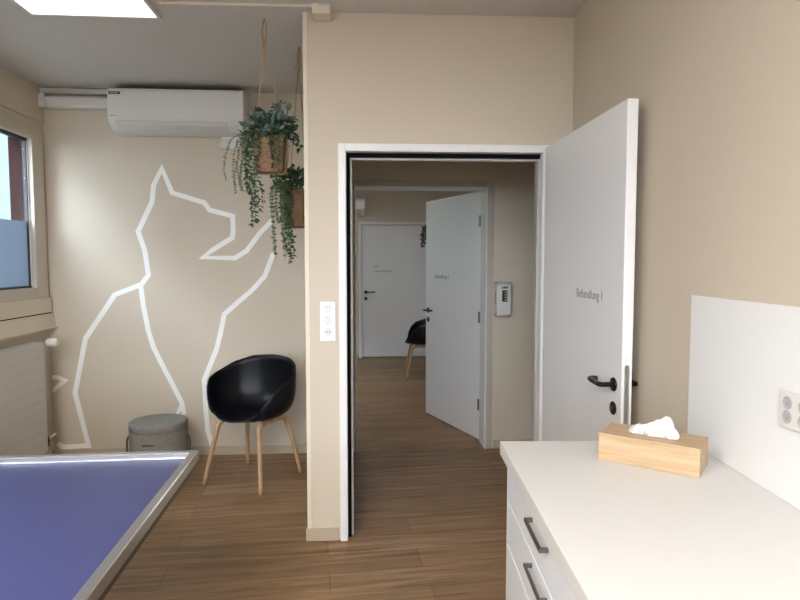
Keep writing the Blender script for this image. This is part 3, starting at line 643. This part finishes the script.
# ------------------------------------------------------------------ items on walls
sw = thing('light_switch', 'white triple switch and socket plate left of the doorway', 'light switch', P(.070, 0, 1.06), PA)
bx('plate', M['white'], (0, .082, -.009, -.0005, 0, .207), sw, bevel=.004)
for z in (.170, .112):
    bm = bmesh.new(); lathe(bm, [(.019, -.009), (.0195, -.0135), (.018, -.0155), (.001, -.0155)], 30, .041, 0, 'y', z); o = obj('rocker', bm, M['plastic'], sw, smooth=False)
    bx('mark', M['ink'], (.0395, .0425, -.0162, -.0152, z+.008, z+.012), o); bx('mark', M['ink'], (.0395, .0425, -.0102, -.0092, z-.026, z-.021), o)
bm = bmesh.new(); lathe(bm, [(.0215, -.009), (.0215, -.0105), (.019, -.0105), (.018, -.0095), (.001, -.0095)], 30, .041, 0, 'y', .048); o = obj('socket', bm, M['plastic'], sw)
for dx, dz in ((-.009, 0), (.009, 0), (0, -.005)):
    bm = bmesh.new(); lathe(bm, [(.0028, -.0095), (.0028, -.0108)], 14, .041+dx, 0, 'y', .050+dz); obj('socket_hole', bm, M['darkink'], o)

ws = thing('wall_socket', 'white double power socket on the white splash panel', 'power socket', (.8855, 1.372, 1.094), -PI/2)
bx('plate', M['plastic'], (0, .13, -.008, -.0005, 0, .084), ws, bevel=.003)
for cx in (.031, .084):
    for z in (.026, .058):
        bm = bmesh.new(); lathe(bm, [(.0150, -.008), (.0150, -.0095), (.0128, -.0095), (.0124, -.0083), (.001, -.0083)], 30, cx, 0, 'y', z); o = obj('socket', bm, M['sockethole'], ws)
        for dx, dz in ((-.005, .0), (.005, .0), (0, -.004)):
            bm = bmesh.new(); lathe(bm, [(.0018, -.0083), (.0018, -.0092)], 12, cx+dx, 0, 'y', z+dz); obj('socket_hole', bm, M['ink'], o)

ds = thing('soap_dispenser', 'white disinfectant dispenser on the corridor wall between the doors', 'dispenser', W(3.330, -.0005, 1.05), TH)
bm = bmesh.new(); extr_x(bm, [(0, 0), (0, .262), (-.05, .265), (-.085, .250), (-.098, .22), (-.098, .05), (-.09, .015), (-.07, 0)], 0, .115); obj('housing', bm, M['plastic'], ds, bevel=.010, seg=3)
bx('level_window', M['lens'], (.040, .082, -.101, -.0965, .118, .205), ds, bevel=.001)
for i in range(4): bx('scale_mark', M['offwhite'], (.060, .078, -.1020, -.1008, .130+i*.019, .136+i*.019), ds)
bx('side_slot', M['sockethole'], (-.0015, .001, -.07, -.03, .10, .19), ds)
for k in range(4): bx('printed_mark', M['darkink'], (.040+k*.0115, .049+k*.0115, -.1010, -.0985, .217+k*.0012, .232+k*.0012), ds)
# device at the top of the far wall
a3 = thing('air_conditioner', 'white air unit end seen high on the far wall through both doorways', 'air conditioner', W(1.50, D3Y-.0005, 2.165), TH)
bm = bmesh.new(); extr_x(bm, [(0, 0), (0, .25), (-.16, .25), (-.19, .235), (-.20, .21), (-.20, .09), (-.17, .04), (-.10, .005), (-.06, 0)], 0, .90); obj('body', bm, M['white'], a3, bevel=.01)
bm = bmesh.new(); extr_x(bm, [(-.196, .085), (-.168, .036), (-.12, .012), (-.125, .004), (-.175, .028), (-.204, .08)], .04, .84); obj('air_flap', bm, M['offwhite'], a3)

# ------------------------------------------------------------------ cabinet, worktop, splash panel, tissue box
CX = .319
cb = thing('drawer_cabinet', 'white drawer cabinet with dark bar handles under the worktop', 'cabinet', (0, 0, 0))
bx('body', M['white'], (CX+.019, .890, -.62, 1.738, .08, .8785), cb)
bx('end_panel', M['white'], (CX+.001, .890, 1.738, 1.756, .0, .8785), cb, bevel=.001)
bx('plinth', M['seal'], (CX+.06, .88, -.60, 1.72, 0, .08), cb)
rows = [(.767, .8755), (.637, .763), (.36, .633), (.083, .356)]
for c0, c1 in ((.935, 1.736), (.148, .932), (-.62, .145)):
    for z0, z1 in rows:
        d = bx('drawer', M['front'], (CX, CX+.018, c0+.0015, c1-.0015, z0, z1), cb, bevel=.0015)
        hc = (c0+c1)/2-.006; hz = z1-.024; bm = bmesh.new()
        box(bm, CX-.021, CX-.015, hc-.080, hc+.080, hz-.005, hz+.005); box(bm, CX-.015, CX-.0005, hc-.080, hc-.072, hz-.005, hz+.005); box(bm, CX-.015, CX-.0005, hc+.072, hc+.080, hz-.005, hz+.005)
        obj('handle', bm, M['handle'], d, bevel=.001)
wt = bx('worktop', M['counter'], (.308, .8915, -.65, 1.817, .879, .920), bevel=.002); tag(wt, 'white worktop carrying the wooden tissue box', 'worktop')
sp = bx('splash_panel', M['white'], (.886, .8925, -.65, 1.822, .9205, 1.370), bevel=.0015); tag(sp, 'white splash panel on the right wall above the worktop', 'splash panel')
ba = math.atan2(-.150, .209)
tx = thing('tissue_box', 'light bamboo tissue box on the white worktop', 'tissue box', (.553, 1.645, .9203), ba)
Lb, Db, Hb = .257, .130, .076
bm = bmesh.new(); t_ = .008
box(bm, 0, Lb, 0, t_, 0, Hb-.008); box(bm, 0, Lb, Db-t_, Db, 0, Hb-.008); box(bm, 0, t_, t_, Db-t_, 0, Hb-.008); box(bm, Lb-t_, Lb, t_, Db-t_, 0, Hb-.008); box(bm, t_, Lb-t_, t_, Db-t_, 0, .006)
obj('box_body', bm, M['bamboo'], tx, bevel=.0015)
bm = bmesh.new()                     # lid with an oval slot
n = 40; outer, inner = [], []
for i in range(n):
    a = 2*PI*i/n; cx_, sy_ = math.cos(a), math.sin(a); k = 1/max(abs(cx_)/(Lb/2), abs(sy_)/(Db/2)); outer.append((Lb/2+cx_*k, Db/2+sy_*k)); inner.append((Lb/2+cx_*.066, Db/2+sy_*.018))
for cxr, cyr in ((0, 0), (Lb, 0), (Lb, Db), (0, Db)):
    i = min(range(n), key=lambda j: (outer[j][0]-cxr)**2+(outer[j][1]-cyr)**2); outer[i] = (cxr, cyr)
z0, z1 = Hb-.0078, Hb
A = [[bm.verts.new((x, y, z)) for x, y in l] for z in (z0, z1) for l in (outer, inner)]
for i in range(n):
    j = (i+1) % n
    bm.faces.new((A[0][i], A[1][i], A[1][j], A[0][j])); bm.faces.new((A[2][i], A[2][j], A[3][j], A[3][i])); bm.faces.new((A[0][i], A[0][j], A[2][j], A[2][i])); bm.faces.new((A[1][j], A[1][i], A[3][i], A[3][j]))
obj('lid', bm, M['bamboo'], tx)
bm = bmesh.new()                     # crumpled tissue: a folded sheet pulled up out of the slot
prof = [(-.064, .004), (-.050, .020), (-.034, .030), (-.020, .026), (-.006, .036), (.010, .044), (.024, .053), (.034, .051), (.046, .030), (.062, .010)]
def crest(x):
    for (a, h), (b, g_) in zip(prof, prof[1:]):
        if x <= b: return h+(g_-h)*(x-a)/(b-a)
    return prof[-1][1]
NU, NV = 30, 12; r = random.Random(4)
jit = [[r.uniform(-1, 1) for _ in range(NV+1)] for _ in range(NU+1)]
g2 = []
for i in range(NU+1):
    x = -.064+.124*i/NU; h = crest(x); row = []
    for j in range(NV+1):
        v = 2*j/NV-1                 # -1 front foot, 0 crest, 1 back foot
        wdt = .012+.020*(1-abs(v))**.5*0+.016*abs(v)
        y = v*(.014+.010*math.sin(i*.55)) + .012*math.sin(x*70)*(1-abs(v)) + .0030*jit[i][j]
        z = h*(1-abs(v)**1.6) - .014*abs(v)**3 + .0030*jit[i][j]*(1-abs(v))
        row.append(bm.verts.new((Lb/2+.004+x*(1+.10*(1-abs(v))), Db/2+y, Hb+z-.001)))
    g2.append(row)
for i in range(NU):
    for j in range(NV): bm.faces.new((g2[i][j], g2[i+1][j], g2[i+1][j+1], g2[i][j+1]))
ti = obj('tissue', bm, M['tissue'], tx, smooth=False); so = ti.modifiers.new('solid', 'SOLIDIFY'); so.thickness = .0008

# ------------------------------------------------------------------ outside
g = bx('ground_plane', M['ground'], (-60, 40, -40, 60, -.5, -.35)); struct(g, 'dark ground outside the windows', 'ground')
def block(label, loc, rz, hw):
    bd = thing('apartment_building', label, 'building', loc, rz)
    bx('facade_wall', M['facade'], (-hw, hw, 0, 10, 0, 14), bd)
    bx('roof', M['seal'], (-hw-.3, hw+.3, -.3, 10.3, 14, 14.4), bd)
    for fz in range(4):
        for k in range(int((2*hw-1)/2.5)):
            x = -hw+1+k*2.5; f = bx('window_frame', M['darkunder'], (x, x+1.6, -.06, -.001, 1.0+fz*3.2, 2.7+fz*3.2), bd); bx('pane', M['facadeglass'], (x+.1, x+1.5, -.08, -.061, 1.1+fz*3.2, 2.6+fz*3.2), f)
block('pale building with rows of windows seen through the left window', (-13, 14, -.35), math.radians(62), 12)
block('unseen building added to block daylight, beside the one seen in the window', (-19, -12, -.35), math.radians(88), 14)  # added out of view to cut skylight coming through the left windows
bm = bmesh.new(); r = random.Random(3)
for i in range(60):
    x = -14+i*.24; lathe(bm, [(.05, 0), (.5+r.uniform(0, .2), .4), (.6+r.uniform(0, .15), 1.2), (.45, 1.75+r.uniform(0, .25)), (.1, 2.0+r.uniform(0, .25))], 10, x, r.uniform(-.2, .2))
hd = obj('hedge', bm, M['hedge'], loc=(-9.0, 14.5, -.35), rz=math.radians(62)); tag(hd, 'green hedge outside below the pale building', 'hedge')

# ------------------------------------------------------------------ daylight
w = bpy.data.worlds.new('sky'); bpy.context.scene.world = w; w.use_nodes = True; nt = w.node_tree
bg = nt.nodes['Background']; bg.inputs[0].default_value = (.70, .85, 1.0, 1); bg.inputs[1].default_value = 9

# ------------------------------------------------------------------ camera
cam = bpy.data.cameras.new('camera'); co = bpy.data.objects.new('camera', cam); C.objects.link(co)
co.location = (0, 0, CAMH); co.rotation_euler = (PI/2-PITCH, 0, 0)
cam.sensor_width = 36; cam.lens = 600*36/800; cam.clip_start = .05; cam.clip_end = 200
sc = bpy.context.scene; sc.camera = co
sc.view_settings.view_transform = 'Standard'; sc.view_settings.look = 'None'; sc.view_settings.gamma = 1; sc.view_settings.exposure = 1.03
